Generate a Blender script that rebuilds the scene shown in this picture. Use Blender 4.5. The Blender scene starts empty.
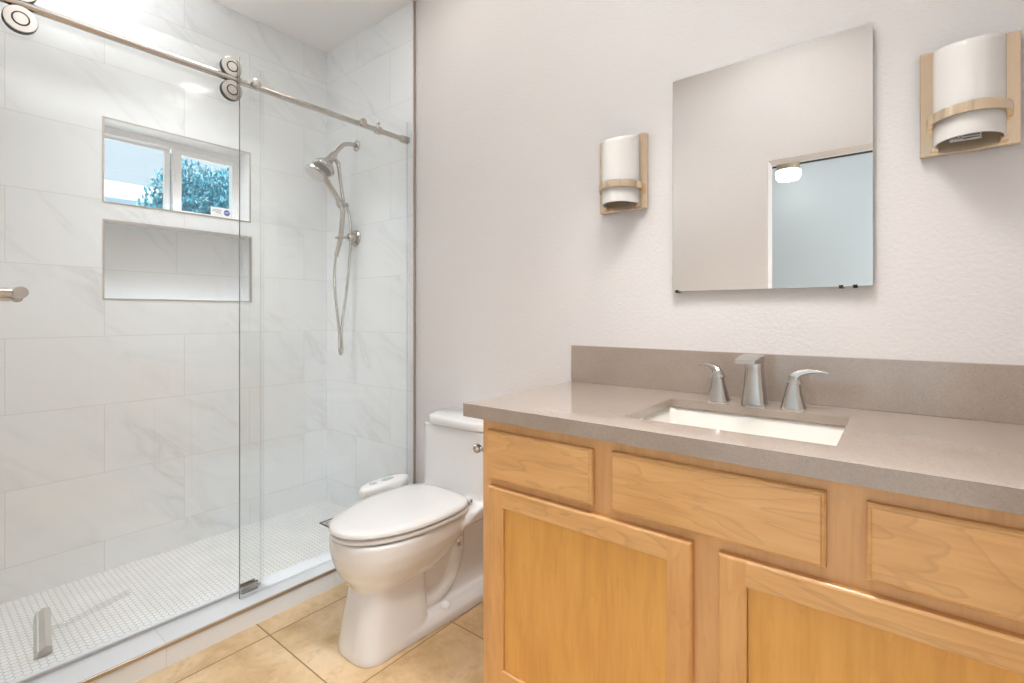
import bpy, bmesh, math, random
from mathutils import Vector, Matrix
PI = math.pi
random.seed(7)
sc = bpy.context.scene
COL = sc.collection

# ------------------------------------------------------------------ camera
cd = bpy.data.cameras.new('camera'); cam = bpy.data.objects.new('camera', cd); COL.objects.link(cam)
cd.sensor_width = 36.0; cd.lens = 491.66 / 1024 * 36.0
cd.shift_y = -26.63 / 1024
cd.clip_start = 0.01
cam.location = (0, -1.65, 1.155)
cam.rotation_euler = (PI / 2, 0, math.radians(38.363))
sc.camera = cam

# ------------------------------------------------------------------ sky, exposure
w = bpy.data.worlds.new('sky'); sc.world = w; w.use_nodes = True
bg = w.node_tree.nodes['Background']
bg.inputs['Color'].default_value = (0.78, 0.91, 1.0, 1)
bg.inputs['Strength'].default_value = 1.0
sc.view_settings.view_transform = 'Standard'
sc.view_settings.look = 'None'
sc.view_settings.exposure = 0.07
sc.view_settings.gamma = 1.0
sc.view_settings.use_curve_mapping = False
sc.cycles.max_bounces = 14
sc.cycles.diffuse_bounces = 6
sc.cycles.transparent_max_bounces = 24
sc.cycles.caustics_reflective = False
sc.cycles.caustics_refractive = False

def lamp(name, kind, loc, rot, power, color=(1, 1, 1), size=0.2, size_y=None, shape='DISK', spread=None):
    l = bpy.data.lights.new(name, kind); o = bpy.data.objects.new(name, l); COL.objects.link(o)
    o.location = loc; o.rotation_euler = rot; l.energy = power; l.color = color
    if kind == 'AREA':
        l.shape = shape; l.size = size
        if size_y: l.size_y = size_y
        if spread: l.spread = spread
    return o
sun = lamp('sun', 'SUN', (6, 2, 9), (math.radians(38), 0, math.radians(70)), 12.0, (1.0, 0.95, 0.88)); sun.data.angle = 0.01
CAN_POWER = 5.0
# x, y, lamp power, beam angle, lamp size (None: only its glowing lens lights the room)
CANS = [(-1.586, -0.33, None, 0, 0), (-1.246, -0.33, None, 0, 0), (-0.33, -0.72, 1.9, 84, 0.40), (-2.26, -0.80, 1.2, 84, 0.34), (-1.20, -1.05, 0.5, 100, 0.34)]  # last three are unseen lights added as fill over sink, shower and floor
# unseen fill lamps added: in the next room, then the doorway behind the camera
lamp('bedroom_fill', 'AREA', (1.85, -3.0, 1.45), (0, math.radians(90), 0), 60, (0.93, 0.97, 1.0), 1.3, 1.5, 'RECTANGLE')
lamp('doorway_fill', 'AREA', (-0.2, -1.76, 0.70), (math.radians(90), 0, 0), 2.5, (0.70, 0.86, 1.0), 0.82, 1.1, 'RECTANGLE')
# unseen uplights added for ceiling bounce, mid-bathroom and inside the shower
lamp('bounce_fill', 'AREA', (-0.55, -0.90, 2.15), (PI, 0, 0), 12.0, (0.93, 0.975, 1.0), 0.6, spread=math.radians(105))
lamp('bounce_fill', 'AREA', (-2.3, -1.20, 2.05), (PI, 0, 0), 4.6, (0.94, 0.975, 1.0), 0.4, spread=math.radians(98))

# ------------------------------------------------------------------ node helpers / materials
def new_mat(name):
    m = bpy.data.materials.new(name); m.use_nodes = True
    nt = m.node_tree; return m, nt, nt.nodes['Principled BSDF']
def N(nt, t, **kw):
    n = nt.nodes.new(t)
    for k, v in kw.items():
        if k in n.inputs: n.inputs[k].default_value = v
        else: setattr(n, k, v)
    return n
def L(nt, a, b): nt.links.new(a, b)
def math_n(nt, op, a, b=None, clamp=False):
    n = nt.nodes.new('ShaderNodeMath'); n.operation = op; n.use_clamp = clamp
    for i, v in enumerate((a, b)):
        if v is None: continue
        if isinstance(v, (int, float)): n.inputs[i].default_value = v
        else: L(nt, v, n.inputs[i])
    return n.outputs[0]
def vmath(nt, op, a, b=None):
    n = nt.nodes.new('ShaderNodeVectorMath'); n.operation = op
    for i, v in enumerate((a, b)):
        if v is None: continue
        if isinstance(v, (tuple, list)): n.inputs[i].default_value = v
        else: L(nt, v, n.inputs[i])
    return n
def mixc(nt, fac, a, b):
    n = nt.nodes.new('ShaderNodeMix'); n.data_type = 'RGBA'
    if isinstance(fac, (int, float)): n.inputs[0].default_value = fac
    else: L(nt, fac, n.inputs[0])
    for i, v in ((6, a), (7, b)):
        if isinstance(v, (tuple, list)): n.inputs[i].default_value = (*v[:3], 1)
        else: L(nt, v, n.inputs[i])
    return n.outputs[2]
def ramp(nt, fac, stops):
    n = nt.nodes.new('ShaderNodeValToRGB'); L(nt, fac, n.inputs[0])
    e = n.color_ramp.elements
    while len(e) < len(stops): e.new(0.5)
    for i, (p, c) in enumerate(stops):
        e[i].position = p; e[i].color = (*c, 1) if len(c) == 3 else c
    return n.outputs[0]
def coords(nt): return nt.nodes.new('ShaderNodeTexCoord').outputs['Object']
def bump(nt, b, h, strength, dist=0.002):
    n = N(nt, 'ShaderNodeBump'); n.inputs['Strength'].default_value = strength; n.inputs['Distance'].default_value = dist
    L(nt, h, n.inputs['Height']); L(nt, n.outputs[0], b.inputs['Normal'])
def plain(name, col, rough=0.5, metal=0.0, var=0.03, scale=30.0, coat=0.0, spec=None):
    """a procedural material: base colour with a slight noise variation"""
    m, nt, b = new_mat(name)
    n = N(nt, 'ShaderNodeTexNoise', Scale=scale, Detail=3.0); L(nt, coords(nt), n.inputs['Vector'])
    lo = [c * (1 - var) for c in col]; hi = [min(1, c * (1 + var)) for c in col]
    L(nt, ramp(nt, n.outputs[0], [(0.3, lo), (0.7, hi)]), b.inputs['Base Color'])
    b.inputs['Roughness'].default_value = rough; b.inputs['Metallic'].default_value = metal
    b.inputs['Coat Weight'].default_value = coat
    if spec is not None: b.inputs['Specular IOR Level'].default_value = spec
    return m

def paint(name, col, bump_s=0.45):
    m, nt, b = new_mat(name)
    c = coords(nt)
    n = N(nt, 'ShaderNodeTexNoise', Scale=95.0, Detail=4.0, Roughness=0.6); L(nt, c, n.inputs['Vector'])
    n2 = N(nt, 'ShaderNodeTexNoise', Scale=1.5, Detail=2.0); L(nt, c, n2.inputs['Vector'])
    L(nt, ramp(nt, n2.outputs[0], [(0.3, [x * 0.985 for x in col]), (0.7, col)]), b.inputs['Base Color'])
    b.inputs['Roughness'].default_value = 0.6
    b.inputs['Specular IOR Level'].default_value = 0.25
    bump(nt, b, n.outputs[0], bump_s, 0.003)
    return m

def marble_tile(name, axis, u_shift, plain_col=None):
    """polished 61 x 30 cm marble-look tiles, half bond; axis is the horizontal axis of the wall"""
    m, nt, b = new_mat(name)
    s = N(nt, 'ShaderNodeSeparateXYZ'); L(nt, coords(nt), s.inputs[0])
    u = math_n(nt, 'ADD', s.outputs[axis], u_shift)
    v = math_n(nt, 'SUBTRACT', s.outputs['Z'], 0.168)
    cb = N(nt, 'ShaderNodeCombineXYZ'); L(nt, u, cb.inputs[0]); L(nt, v, cb.inputs[1])
    br = N(nt, 'ShaderNodeTexBrick'); br.offset = 0.5; br.offset_frequency = 2; br.squash = 1.0
    L(nt, cb.outputs[0], br.inputs['Vector'])
    for k, val in (('Scale', 1.0), ('Brick Width', 0.61), ('Row Height', 0.298), ('Mortar Size', 0.0013), ('Mortar Smooth', 0.1), ('Bias', 0.0)):
        br.inputs[k].default_value = val
    br.inputs['Color1'].default_value = (0, 0, 0, 1); br.inputs['Color2'].default_value = (1, 1, 1, 1); br.inputs['Mortar'].default_value = (0.5, 0.5, 0.5, 1)
    # veins: diagonal stretched noise, seeded per tile
    mp = N(nt, 'ShaderNodeMapping'); mp0 = N(nt, 'ShaderNodeMapping'); mp0.inputs['Rotation'].default_value = (0, 0, math.radians(40)); L(nt, cb.outputs[0], mp0.inputs[0])
    mp.inputs['Scale'].default_value = (1.3, 5.0, 1); L(nt, mp0.outputs[0], mp.inputs[0])
    seed = N(nt, 'ShaderNodeCombineXYZ'); t = math_n(nt, 'MULTIPLY', br.outputs['Color'], 23.0)
    L(nt, t, seed.inputs[2]); L(nt, t, seed.inputs[0])
    pv = vmath(nt, 'ADD', mp.outputs[0], seed.outputs[0]).outputs[0]
    n1 = N(nt, 'ShaderNodeTexNoise', Scale=1.1, Detail=5.0, Roughness=0.55, Distortion=0.6); L(nt, pv, n1.inputs['Vector'])
    n2 = N(nt, 'ShaderNodeTexNoise', Scale=0.8, Detail=3.0); L(nt, pv, n2.inputs['Vector'])
    line = math_n(nt, 'ABSOLUTE', math_n(nt, 'SUBTRACT', n1.outputs[0], 0.5))
    vein = ramp(nt, line, [(0.0, (1, 1, 1)), (0.018, (0.45, 0.45, 0.45)), (0.06, (0, 0, 0))])
    gate = ramp(nt, n2.outputs[0], [(0.45, (0, 0, 0)), (0.68, (1, 1, 1))])
    amt = math_n(nt, 'MULTIPLY', math_n(nt, 'MULTIPLY', vein, gate), 0.36)
    cloud = ramp(nt, n2.outputs[0], [(0.3, (0.85, 0.87, 0.88)), (0.7, (0.82, 0.84, 0.85))])
    if plain_col: cloud = ramp(nt, n2.outputs[0], [(0.3, plain_col), (0.7, [x * 0.97 for x in plain_col])]); amt = 0.0
    body = mixc(nt, amt, cloud, (0.56, 0.56, 0.56))
    col = mixc(nt, br.outputs['Fac'], body, (0.70, 0.695, 0.685))
    L(nt, col, b.inputs['Base Color'])
    b.inputs['Roughness'].default_value = 0.09
    b.inputs['Specular IOR Level'].default_value = 0.5
    inv = math_n(nt, 'SUBTRACT', 1.0, br.outputs['Fac'])
    bump(nt, b, inv, 0.25, 0.001)
    return m

def hex_mosaic(name, pitch):
    m, nt, b = new_mat(name)
    p = vmath(nt, 'SCALE', coords(nt)); p.inputs['Scale'].default_value = 1.0 / pitch
    s = N(nt, 'ShaderNodeSeparateXYZ'); L(nt, p.outputs[0], s.inputs[0])
    def wrap(off):
        def one(sock, period, o):
            a = math_n(nt, 'SUBTRACT', sock, o) if o else sock
            f = math_n(nt, 'FLOORED_MODULO', a, period)
            return math_n(nt, 'SUBTRACT', f, period / 2)
        x = one(s.outputs[0], 1.0, 0.5 if off else 0); y = one(s.outputs[1], 1.7320508, 0.8660254 if off else 0)
        return x, y, math_n(nt, 'ADD', math_n(nt, 'MULTIPLY', x, x), math_n(nt, 'MULTIPLY', y, y))
    ax, ay, ad = wrap(False); bx_, by_, bd = wrap(True)
    pick = math_n(nt, 'LESS_THAN', ad, bd)
    def sel(a, c):
        return math_n(nt, 'ADD', math_n(nt, 'MULTIPLY', a, pick), math_n(nt, 'MULTIPLY', c, math_n(nt, 'SUBTRACT', 1.0, pick)))
    x = math_n(nt, 'ABSOLUTE', sel(ax, bx_)); y = math_n(nt, 'ABSOLUTE', sel(ay, by_))
    d = math_n(nt, 'MAXIMUM', x, math_n(nt, 'ADD', math_n(nt, 'MULTIPLY', x, 0.5), math_n(nt, 'MULTIPLY', y, 0.8660254)))
    tile = ramp(nt, d, [(0.43, (1, 1, 1)), (0.47, (0, 0, 0))])
    n = N(nt, 'ShaderNodeTexNoise', Scale=9.0, Detail=2.0); L(nt, coords(nt), n.inputs['Vector'])
    tc = ramp(nt, n.outputs[0], [(0.3, (0.72, 0.72, 0.71)), (0.7, (0.79, 0.79, 0.78))])
    L(nt, mixc(nt, tile, (0.40, 0.395, 0.38), tc), b.inputs['Base Color'])
    b.inputs['Roughness'].default_value = 0.35
    bump(nt, b, tile, 0.5, 0.0015)
    return m

def floor_tile(name):
    m, nt, b = new_mat(name)
    c = coords(nt)
    mp = N(nt, 'ShaderNodeMapping'); mp.inputs['Location'].default_value = (1.3235, 0.34, 0); L(nt, c, mp.inputs[0])
    br = N(nt, 'ShaderNodeTexBrick'); br.offset = 0.0; L(nt, mp.outputs[0], br.inputs['Vector'])
    for k, val in (('Scale', 1.0), ('Brick Width', 0.462), ('Row Height', 0.462), ('Mortar Size', 0.0028), ('Mortar Smooth', 0.2), ('Bias', 0.0)):
        br.inputs[k].default_value = val
    br.inputs['Color1'].default_value = (0, 0, 0, 1); br.inputs['Color2'].default_value = (1, 1, 1, 1)
    sd = N(nt, 'ShaderNodeCombineXYZ'); L(nt, math_n(nt, 'MULTIPLY', br.outputs['Color'], 17.0), sd.inputs[2])
    pv = vmath(nt, 'ADD', c, sd.outputs[0]).outputs[0]
    n1 = N(nt, 'ShaderNodeTexNoise', Scale=5.0, Detail=7.0, Roughness=0.62, Distortion=0.4); L(nt, pv, n1.inputs['Vector'])
    n2 = N(nt, 'ShaderNodeTexNoise', Scale=22.0, Detail=5.0, Roughness=0.7); L(nt, pv, n2.inputs['Vector'])
    base = ramp(nt, n1.outputs[0], [(0.28, (0.50, 0.32, 0.15)), (0.45, (0.66, 0.47, 0.26)), (0.60, (0.75, 0.57, 0.36)), (0.8, (0.80, 0.66, 0.47))])
    pit = ramp(nt, n2.outputs[0], [(0.3, (0.55, 0.55, 0.55)), (0.48, (0, 0, 0))])
    col = mixc(nt, pit, base, (0.50, 0.31, 0.15))
    L(nt, mixc(nt, br.outputs['Fac'], col, (0.30, 0.17, 0.08)), b.inputs['Base Color'])
    b.inputs['Roughness'].default_value = 0.35
    bump(nt, b, math_n(nt, 'SUBTRACT', 1.0, br.outputs['Fac']), 0.4, 0.002)
    return m

def quartz(name, col):
    m, nt, b = new_mat(name)
    c = coords(nt)
    n1 = N(nt, 'ShaderNodeTexNoise', Scale=230.0, Detail=5.0, Roughness=0.7); L(nt, c, n1.inputs['Vector'])
    n2 = N(nt, 'ShaderNodeTexNoise', Scale=9.0, Detail=4.0); L(nt, c, n2.inputs['Vector'])
    a = ramp(nt, n1.outputs[0], [(0.32, [x * 0.88 for x in col]), (0.5, col), (0.68, [x * 1.09 for x in col])])
    d = ramp(nt, n2.outputs[0], [(0.3, (0.93, 0.93, 0.93)), (0.7, (1.04, 1.04, 1.04))])
    mm = nt.nodes.new('ShaderNodeMix'); mm.data_type = 'RGBA'; mm.blend_type = 'MULTIPLY'; mm.inputs[0].default_value = 1.0
    L(nt, a, mm.inputs[6]); L(nt, d, mm.inputs[7]); L(nt, mm.outputs[2], b.inputs['Base Color'])
    b.inputs['Roughness'].default_value = 0.16; b.inputs['Coat Weight'].default_value = 0.6; b.inputs['Coat Roughness'].default_value = 0.08
    return m

def maple(name, axis, dark, mid, light, seed=0.0, figure=1.0):
    """maple veneer, grain running along axis (0 = x, 2 = z)"""
    m, nt, b = new_mat(name)
    c = coords(nt)
    mp = N(nt, 'ShaderNodeMapping'); mp.inputs['Location'].default_value = (seed, seed * 0.7, seed * 1.3)
    sca = [9.0, 9.0, 9.0]; sca[axis] = 1.6; mp.inputs['Scale'].default_value = sca; L(nt, c, mp.inputs[0])
    n1 = N(nt, 'ShaderNodeTexNoise', Scale=1.0, Detail=3.0, Distortion=0.8 * figure); L(nt, mp.outputs[0], n1.inputs['Vector'])
    rings = math_n(nt, 'FRACT', math_n(nt, 'MULTIPLY', n1.outputs[0], 9.0))
    gr = ramp(nt, rings, [(0.0, (0.2, 0.2, 0.2)), (0.06, (1, 1, 1)), (0.9, (0.75, 0.75, 0.75)), (1.0, (0.25, 0.25, 0.25))])
    mp2 = N(nt, 'ShaderNodeMapping'); s2 = [150.0, 150.0, 150.0]; s2[axis] = 9.0; mp2.inputs['Scale'].default_value = s2; L(nt, c, mp2.inputs[0])
    n2 = N(nt, 'ShaderNodeTexNoise', Scale=1.0, Detail=3.0); L(nt, mp2.outputs[0], n2.inputs['Vector'])
    n3 = N(nt, 'ShaderNodeTexNoise', Scale=3.0, Detail=2.0); L(nt, mp.outputs[0], n3.inputs['Vector'])
    f = math_n(nt, 'ADD', math_n(nt, 'MULTIPLY', n2.outputs[0], 0.35), math_n(nt, 'MULTIPLY', n3.outputs[0], 0.65))
    base = ramp(nt, f, [(0.34, dark), (0.5, mid), (0.68, light)])
    shade = mixc(nt, math_n(nt, 'MULTIPLY', math_n(nt, 'SUBTRACT', 1.0, gr), 0.40 * figure), base, [x * 0.55 for x in dark])
    L(nt, shade, b.inputs['Base Color'])
    b.inputs['Roughness'].default_value = 0.36
    b.inputs['Coat Weight'].default_value = 0.12; b.inputs['Coat Roughness'].default_value = 0.2
    return m

def metal(name, col, rough):
    m, nt, b = new_mat(name)
    mp = N(nt, 'ShaderNodeMapping'); mp.inputs['Scale'].default_value = (400, 400, 30); L(nt, coords(nt), mp.inputs[0])
    n = N(nt, 'ShaderNodeTexNoise', Scale=1.0, Detail=2.0); L(nt, mp.outputs[0], n.inputs['Vector'])
    L(nt, ramp(nt, n.outputs[0], [(0.3, [x * 0.94 for x in col]), (0.7, col)]), b.inputs['Base Color'])
    b.inputs['Metallic'].default_value = 1.0; b.inputs['Roughness'].default_value = rough
    return m

def clear_glass(name, tint, ior=1.45, rough=0.0):
    """thin clear pane: lets light straight through and reflects by Fresnel"""
    m, nt, b = new_mat(name); nt.nodes.remove(b)
    out = nt.nodes['Material Output']
    t = N(nt, 'ShaderNodeBsdfTransparent'); t.inputs[0].default_value = (*tint, 1)
    g = N(nt, 'ShaderNodeBsdfGlossy'); g.inputs['Roughness'].default_value = rough; g.inputs['Color'].default_value = (1, 1, 1, 1)
    lw = N(nt, 'ShaderNodeLayerWeight'); lw.inputs['Blend'].default_value = 0.5
    r0 = ((ior - 1) / (ior + 1)) ** 2
    fac = math_n(nt, 'ADD', math_n(nt, 'MULTIPLY', math_n(nt, 'POWER', lw.outputs['Facing'], 5.0), 1 - r0), r0)
    mx = N(nt, 'ShaderNodeMixShader'); L(nt, fac, mx.inputs[0]); L(nt, t.outputs[0], mx.inputs[1]); L(nt, g.outputs[0], mx.inputs[2])
    L(nt, mx.outputs[0], out.inputs['Surface'])
    return m

def emit(name, col, strength):
    m, nt, b = new_mat(name)
    b.inputs['Base Color'].default_value = (0.9, 0.9, 0.9, 1)
    b.inputs['Emission Color'].default_value = (*col, 1); b.inputs['Emission Strength'].default_value = strength
    return m

M = {}
M['paint'] = paint('warm_white_wall_paint', (0.745, 0.71, 0.695))
M['ceil'] = paint('ceiling_paint', (0.87, 0.86, 0.845), 0.15)
M['bed'] = paint('pale_blue_grey_paint', (0.61, 0.68, 0.73), 0.2)
M['tileW'] = marble_tile('marble_tile_window_wall', 'Y', 0.46)
M['tileB'] = marble_tile('marble_tile_shower_wall', 'X', 2.731)
M['curb'] = marble_tile('curb_marble_tile', 'Y', 1.09, (0.80, 0.83, 0.87))
M['hex'] = hex_mosaic('hex_mosaic', 0.0225)
M['floor'] = floor_tile('travertine_look_floor_tile')
M['quartz'] = quartz('warm_grey_quartz', (0.365, 0.295, 0.245))
M['frame'] = maple('maple_face_frame', 2, (0.62, 0.34, 0.14), (0.69, 0.39, 0.165), (0.74, 0.435, 0.195), 1.0, 0.3)
M['mapleV'] = maple('maple_vertical', 2, (0.61, 0.315, 0.105), (0.68, 0.36, 0.13), (0.73, 0.41, 0.16), 3.0, 0.6)
M['mapleH'] = maple('maple_horizontal', 0, (0.61, 0.33, 0.12), (0.69, 0.385, 0.15), (0.74, 0.44, 0.185), 5.0, 1.0)
M['panel'] = maple('maple_panel', 2, (0.64, 0.32, 0.075), (0.70, 0.36, 0.09), (0.74, 0.395, 0.105), 8.0, 0.35)
M['nickel'] = metal('brushed_nickel', (0.54, 0.505, 0.47), 0.25)
M['nickelg'] = metal('warm_nickel_plate', (0.84, 0.67, 0.49), 0.24)
M['chrome'] = metal('polished_chrome', (0.82, 0.81, 0.80), 0.10)
M['trim'] = metal('bronze_edge_trim', (0.52, 0.44, 0.37), 0.4)
M['tiletrim'] = metal('satin_tile_edge', (0.58, 0.53, 0.48), 0.5)
M['glass'] = clear_glass('shower_glass', (0.982, 0.988, 0.985))
M['edge'] = plain('green_glass_edge', (0.20, 0.25, 0.23), 0.15, 0, 0.05)
M['edgeclear'] = clear_glass('pale_glass_edge', (0.82, 0.84, 0.835))
M['pane'] = clear_glass('window_pane', (0.95, 0.985, 1.0))
M['seal'] = clear_glass('clear_vinyl_seal', (0.97, 0.975, 0.975), 1.3, 0.05)
M['porc'] = plain('white_porcelain', (0.725, 0.715, 0.71), 0.08, 0, 0.01, 5, 0.3)
M['seat'] = plain('white_seat_plastic', (0.68, 0.67, 0.66), 0.2, 0, 0.01, 5)
M['sink'] = plain('cream_sink_porcelain', (0.72, 0.69, 0.64), 0.1, 0, 0.01, 5)
M['white'] = plain('white_plastic', (0.82, 0.82, 0.81), 0.3, 0, 0.02)
M['vinyl'] = plain('white_window_vinyl', (0.88, 0.88, 0.88), 0.35, 0, 0.02)
M['teal'] = plain('grey_teal_buttons', (0.42, 0.52, 0.53), 0.4, 0, 0.05)
M['black'] = plain('black_rubber', (0.02, 0.02, 0.02), 0.5, 0, 0.1)
M['dark'] = plain('dark_gap', (0.06, 0.05, 0.045), 0.7, 0, 0.1)
M['shade'] = plain('opal_glass_shade', (0.74, 0.71, 0.68), 0.18, 0, 0.01, 8)
M['mirror'] = plain('mirror_silver', (0.96, 0.955, 0.94), 0.0, 1.0, 0.002, 2.0)
M['backing'] = plain('mirror_backing', (0.35, 0.33, 0.30), 0.6)
M['lens'] = emit('lit_lamp_lens', (1, 0.97, 0.92), 16.0)
M['lensdim'] = emit('dim_lamp_lens', (1, 0.97, 0.92), 6.0)
M['acryl'] = clear_glass('clear_acrylic', (0.95, 0.955, 0.955), 1.45, 0.02)
M['grey'] = plain('grey_squeegee_plastic', (0.46, 0.44, 0.42), 0.4)
M['lgrey'] = plain('pale_grey_rubber', (0.62, 0.60, 0.58), 0.5)
M['hose'] = metal('metal_hose', (0.60, 0.57, 0.54), 0.25)
M['leaf'] = plain('olive_leaf', (0.06, 0.29, 0.38), 0.5, 0, 0.6, 9.0)
M['leaf2'] = plain('shrub_leaf', (0.11, 0.33, 0.40), 0.5, 0, 0.5, 9.0)
M['bark'] = plain('bark', (0.16, 0.12, 0.09), 0.9, 0, 0.3)
M['stucco'] = plain('white_stucco', (0.80, 0.80, 0.80), 0.9, 0, 0.03)
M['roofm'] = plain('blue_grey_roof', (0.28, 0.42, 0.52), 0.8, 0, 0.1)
M['earth'] = plain('pale_concrete_ground', (0.78, 0.77, 0.75), 0.95, 0, 0.15, 2.0)
M['badge'] = plain('navy_badge_ink', (0.05, 0.10, 0.30), 0.4, 0, 0.05)
M['ink'] = plain('grey_ink', (0.30, 0.28, 0.28), 0.6, 0, 0.1)
M['inkb'] = plain('black_ink', (0.02, 0.02, 0.02), 0.6, 0, 0.1)
M['paper'] = plain('white_sticker', (0.86, 0.86, 0.86), 0.5, 0, 0.02)

# ------------------------------------------------------------------ mesh helpers (world coordinates)
def bx(bm, x0, x1, y0, y1, z0, z1, bev=0.0, seg=2, mi=0):
    vs = [bm.verts.new(p) for p in ((x0, y0, z0), (x1, y0, z0), (x1, y1, z0), (x0, y1, z0), (x0, y0, z1), (x1, y0, z1), (x1, y1, z1), (x0, y1, z1))]
    fs = [bm.faces.new([vs[i] for i in q]) for q in ((3, 2, 1, 0), (4, 5, 6, 7), (0, 1, 5, 4), (1, 2, 6, 5), (2, 3, 7, 6), (3, 0, 4, 7))]
    for f in fs: f.material_index = mi
    if bev > 0:
        es = list({e for f in fs for e in f.edges})
        bmesh.ops.bevel(bm, geom=es, offset=bev, segments=seg, affect='EDGES', profile=0.5, clamp_overlap=True)
def loft(bm, rings, cap0=True, cap1=True, closed=True):
    R = [[bm.verts.new(p) for p in r] for r in rings]
    n = len(R[0])
    for a, b in zip(R, R[1:]):
        for i in range(n if closed else n - 1):
            j = (i + 1) % n
            bm.faces.new((a[i], a[j], b[j], b[i]))
    if cap0: bm.faces.new(list(reversed(R[0])))
    if cap1: bm.faces.new(R[-1])
    return R
def frame_of(d):
    d = Vector(d).normalized(); a = Vector((0, 0, 1)) if abs(d.z) < 0.9 else Vector((1, 0, 0))
    u = d.cross(a).normalized(); return u, u.cross(d).normalized(), d
def lathe(bm, base, d, prof, n=32, cap=True, sx=1.0, sy=1.0):
    u, v, d = frame_of(d); base = Vector(base)
    loft(bm, [[base + d * h + (u * math.cos(2 * PI * i / n) * sx + v * math.sin(2 * PI * i / n) * sy) * r for i in range(n)] for r, h in prof], cap, cap)
def cyl(bm, a, b, r, n=24, r2=None):
    a = Vector(a); b = Vector(b); lathe(bm, a, b - a, [(r, 0), (r2 if r2 is not None else r, (b - a).length)], n)
def tube(bm, pts, rad, n=14):
    P = [Vector(p) for p in pts]
    R = rad if isinstance(rad, (list, tuple)) else [rad] * len(P)
    rings = []; u = None
    for i, p in enumerate(P):
        d = (P[min(i + 1, len(P) - 1)] - P[max(i - 1, 0)]).normalized()
        if u is None: u, v, _ = frame_of(d)
        else:
            u = (u - d * u.dot(d)).normalized(); v = u.cross(d).normalized()
        rings.append([p + (u * math.cos(2 * PI * k / n) + v * math.sin(2 * PI * k / n)) * R[i] for k in range(n)])
    loft(bm, rings)
def spline(pts, k=10):
    P = [Vector(p) for p in pts]; P = [2 * P[0] - P[1]] + P + [2 * P[-1] - P[-2]]; out = []
    for i in range(1, len(P) - 2):
        for s in range(k):
            t = s / k; a, b, c, d = P[i - 1:i + 3]
            out.append(0.5 * ((2 * b) + (c - a) * t + (2 * a - 5 * b + 4 * c - d) * t * t + (3 * b - a - 3 * c + d) * t ** 3))
    out.append(P[-2]); return out
def rrect(x0, x1, y0, y1, z, r, n=6):
    out = []
    for cx, cy, a0 in ((x1 - r, y1 - r, 0), (x0 + r, y1 - r, 90), (x0 + r, y0 + r, 180), (x1 - r, y0 + r, 270)):
        for k in range(n + 1):
            a = math.radians(a0 + 90 * k / n); out.append(Vector((cx + r * math.cos(a), cy + r * math.sin(a), z)))
    return out
def holed(bm, mapf, u0, u1, v0, v1, holes, d0, d1):
    """a slab in (u, v) with rectangular holes, from depth d0 to d1"""
    us = sorted({u0, u1, *[h[0] for h in holes], *[h[1] for h in holes]}); vs = sorted({v0, v1, *[h[2] for h in holes], *[h[3] for h in holes]})
    g = {}
    def vert(i, j, k):
        if (i, j, k) not in g: g[i, j, k] = bm.verts.new(mapf(us[i], vs[j], (d0, d1)[k]))
        return g[i, j, k]
    def solid(i, j):
        if not (0 <= i < len(us) - 1 and 0 <= j < len(vs) - 1): return False
        cu, cv = (us[i] + us[i + 1]) / 2, (vs[j] + vs[j + 1]) / 2
        return not any(h[0] < cu < h[1] and h[2] < cv < h[3] for h in holes)
    for i in range(len(us) - 1):
        for j in range(len(vs) - 1):
            if not solid(i, j): continue
            for k in (0, 1):
                q = [vert(i, j, k), vert(i + 1, j, k), vert(i + 1, j + 1, k), vert(i, j + 1, k)]
                bm.faces.new(q if k else q[::-1])
            for di, dj, e in ((-1, 0, ((i, j), (i, j + 1))), (1, 0, ((i + 1, j + 1), (i + 1, j))), (0, -1, ((i + 1, j), (i, j))), (0, 1, ((i, j + 1), (i + 1, j + 1)))):
                if not solid(i + di, j + dj):
                    (a, b), (c, d) = e
                    bm.faces.new((vert(a, b, 0), vert(a, b, 1), vert(c, d, 1), vert(c, d, 0)))
def BM(): return bmesh.new()

ORG = {}
def root(name, label, cat, loc=(0, 0, 0), group=None):
    o = bpy.data.objects.new(name, None); COL.objects.link(o); o.location = loc; o.empty_display_size = 0.05
    o['label'] = label; o['category'] = cat
    if group: o['group'] = group
    ORG[o] = Vector(loc); return o
def obj(name, bm, mats, parent=None, org=None, smooth=35.0):
    """link a bmesh (in world coordinates) as one mesh object, under parent or with its own origin"""
    bmesh.ops.recalc_face_normals(bm, faces=bm.faces)
    o0 = ORG[parent] if parent is not None else Vector(org or (0, 0, 0))
    bmesh.ops.translate(bm, verts=bm.verts, vec=-o0)
    if smooth:
        for f in bm.faces: f.smooth = True
        for e in bm.edges:
            if len(e.link_faces) == 2: e.smooth = e.calc_face_angle(0) < math.radians(smooth)
    me = bpy.data.meshes.new(name); bm.to_mesh(me); bm.free()
    for m in (mats if isinstance(mats, (list, tuple)) else [mats]): me.materials.append(m)
    o = bpy.data.objects.new(name, me); COL.objects.link(o)
    if parent is not None: o.parent = parent
    else: o.location = o0
    ORG[o] = o0; return o
def tag(o, label, cat, group=None):
    o['label'] = label; o['category'] = cat
    if group: o['group'] = group
    return o
def struct(name, bm, mats, label=None, smooth=0):
    o = obj(name, bm, mats, None, None, smooth); o['kind'] = 'structure'
    if label: o['label'] = label
    return o

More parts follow.
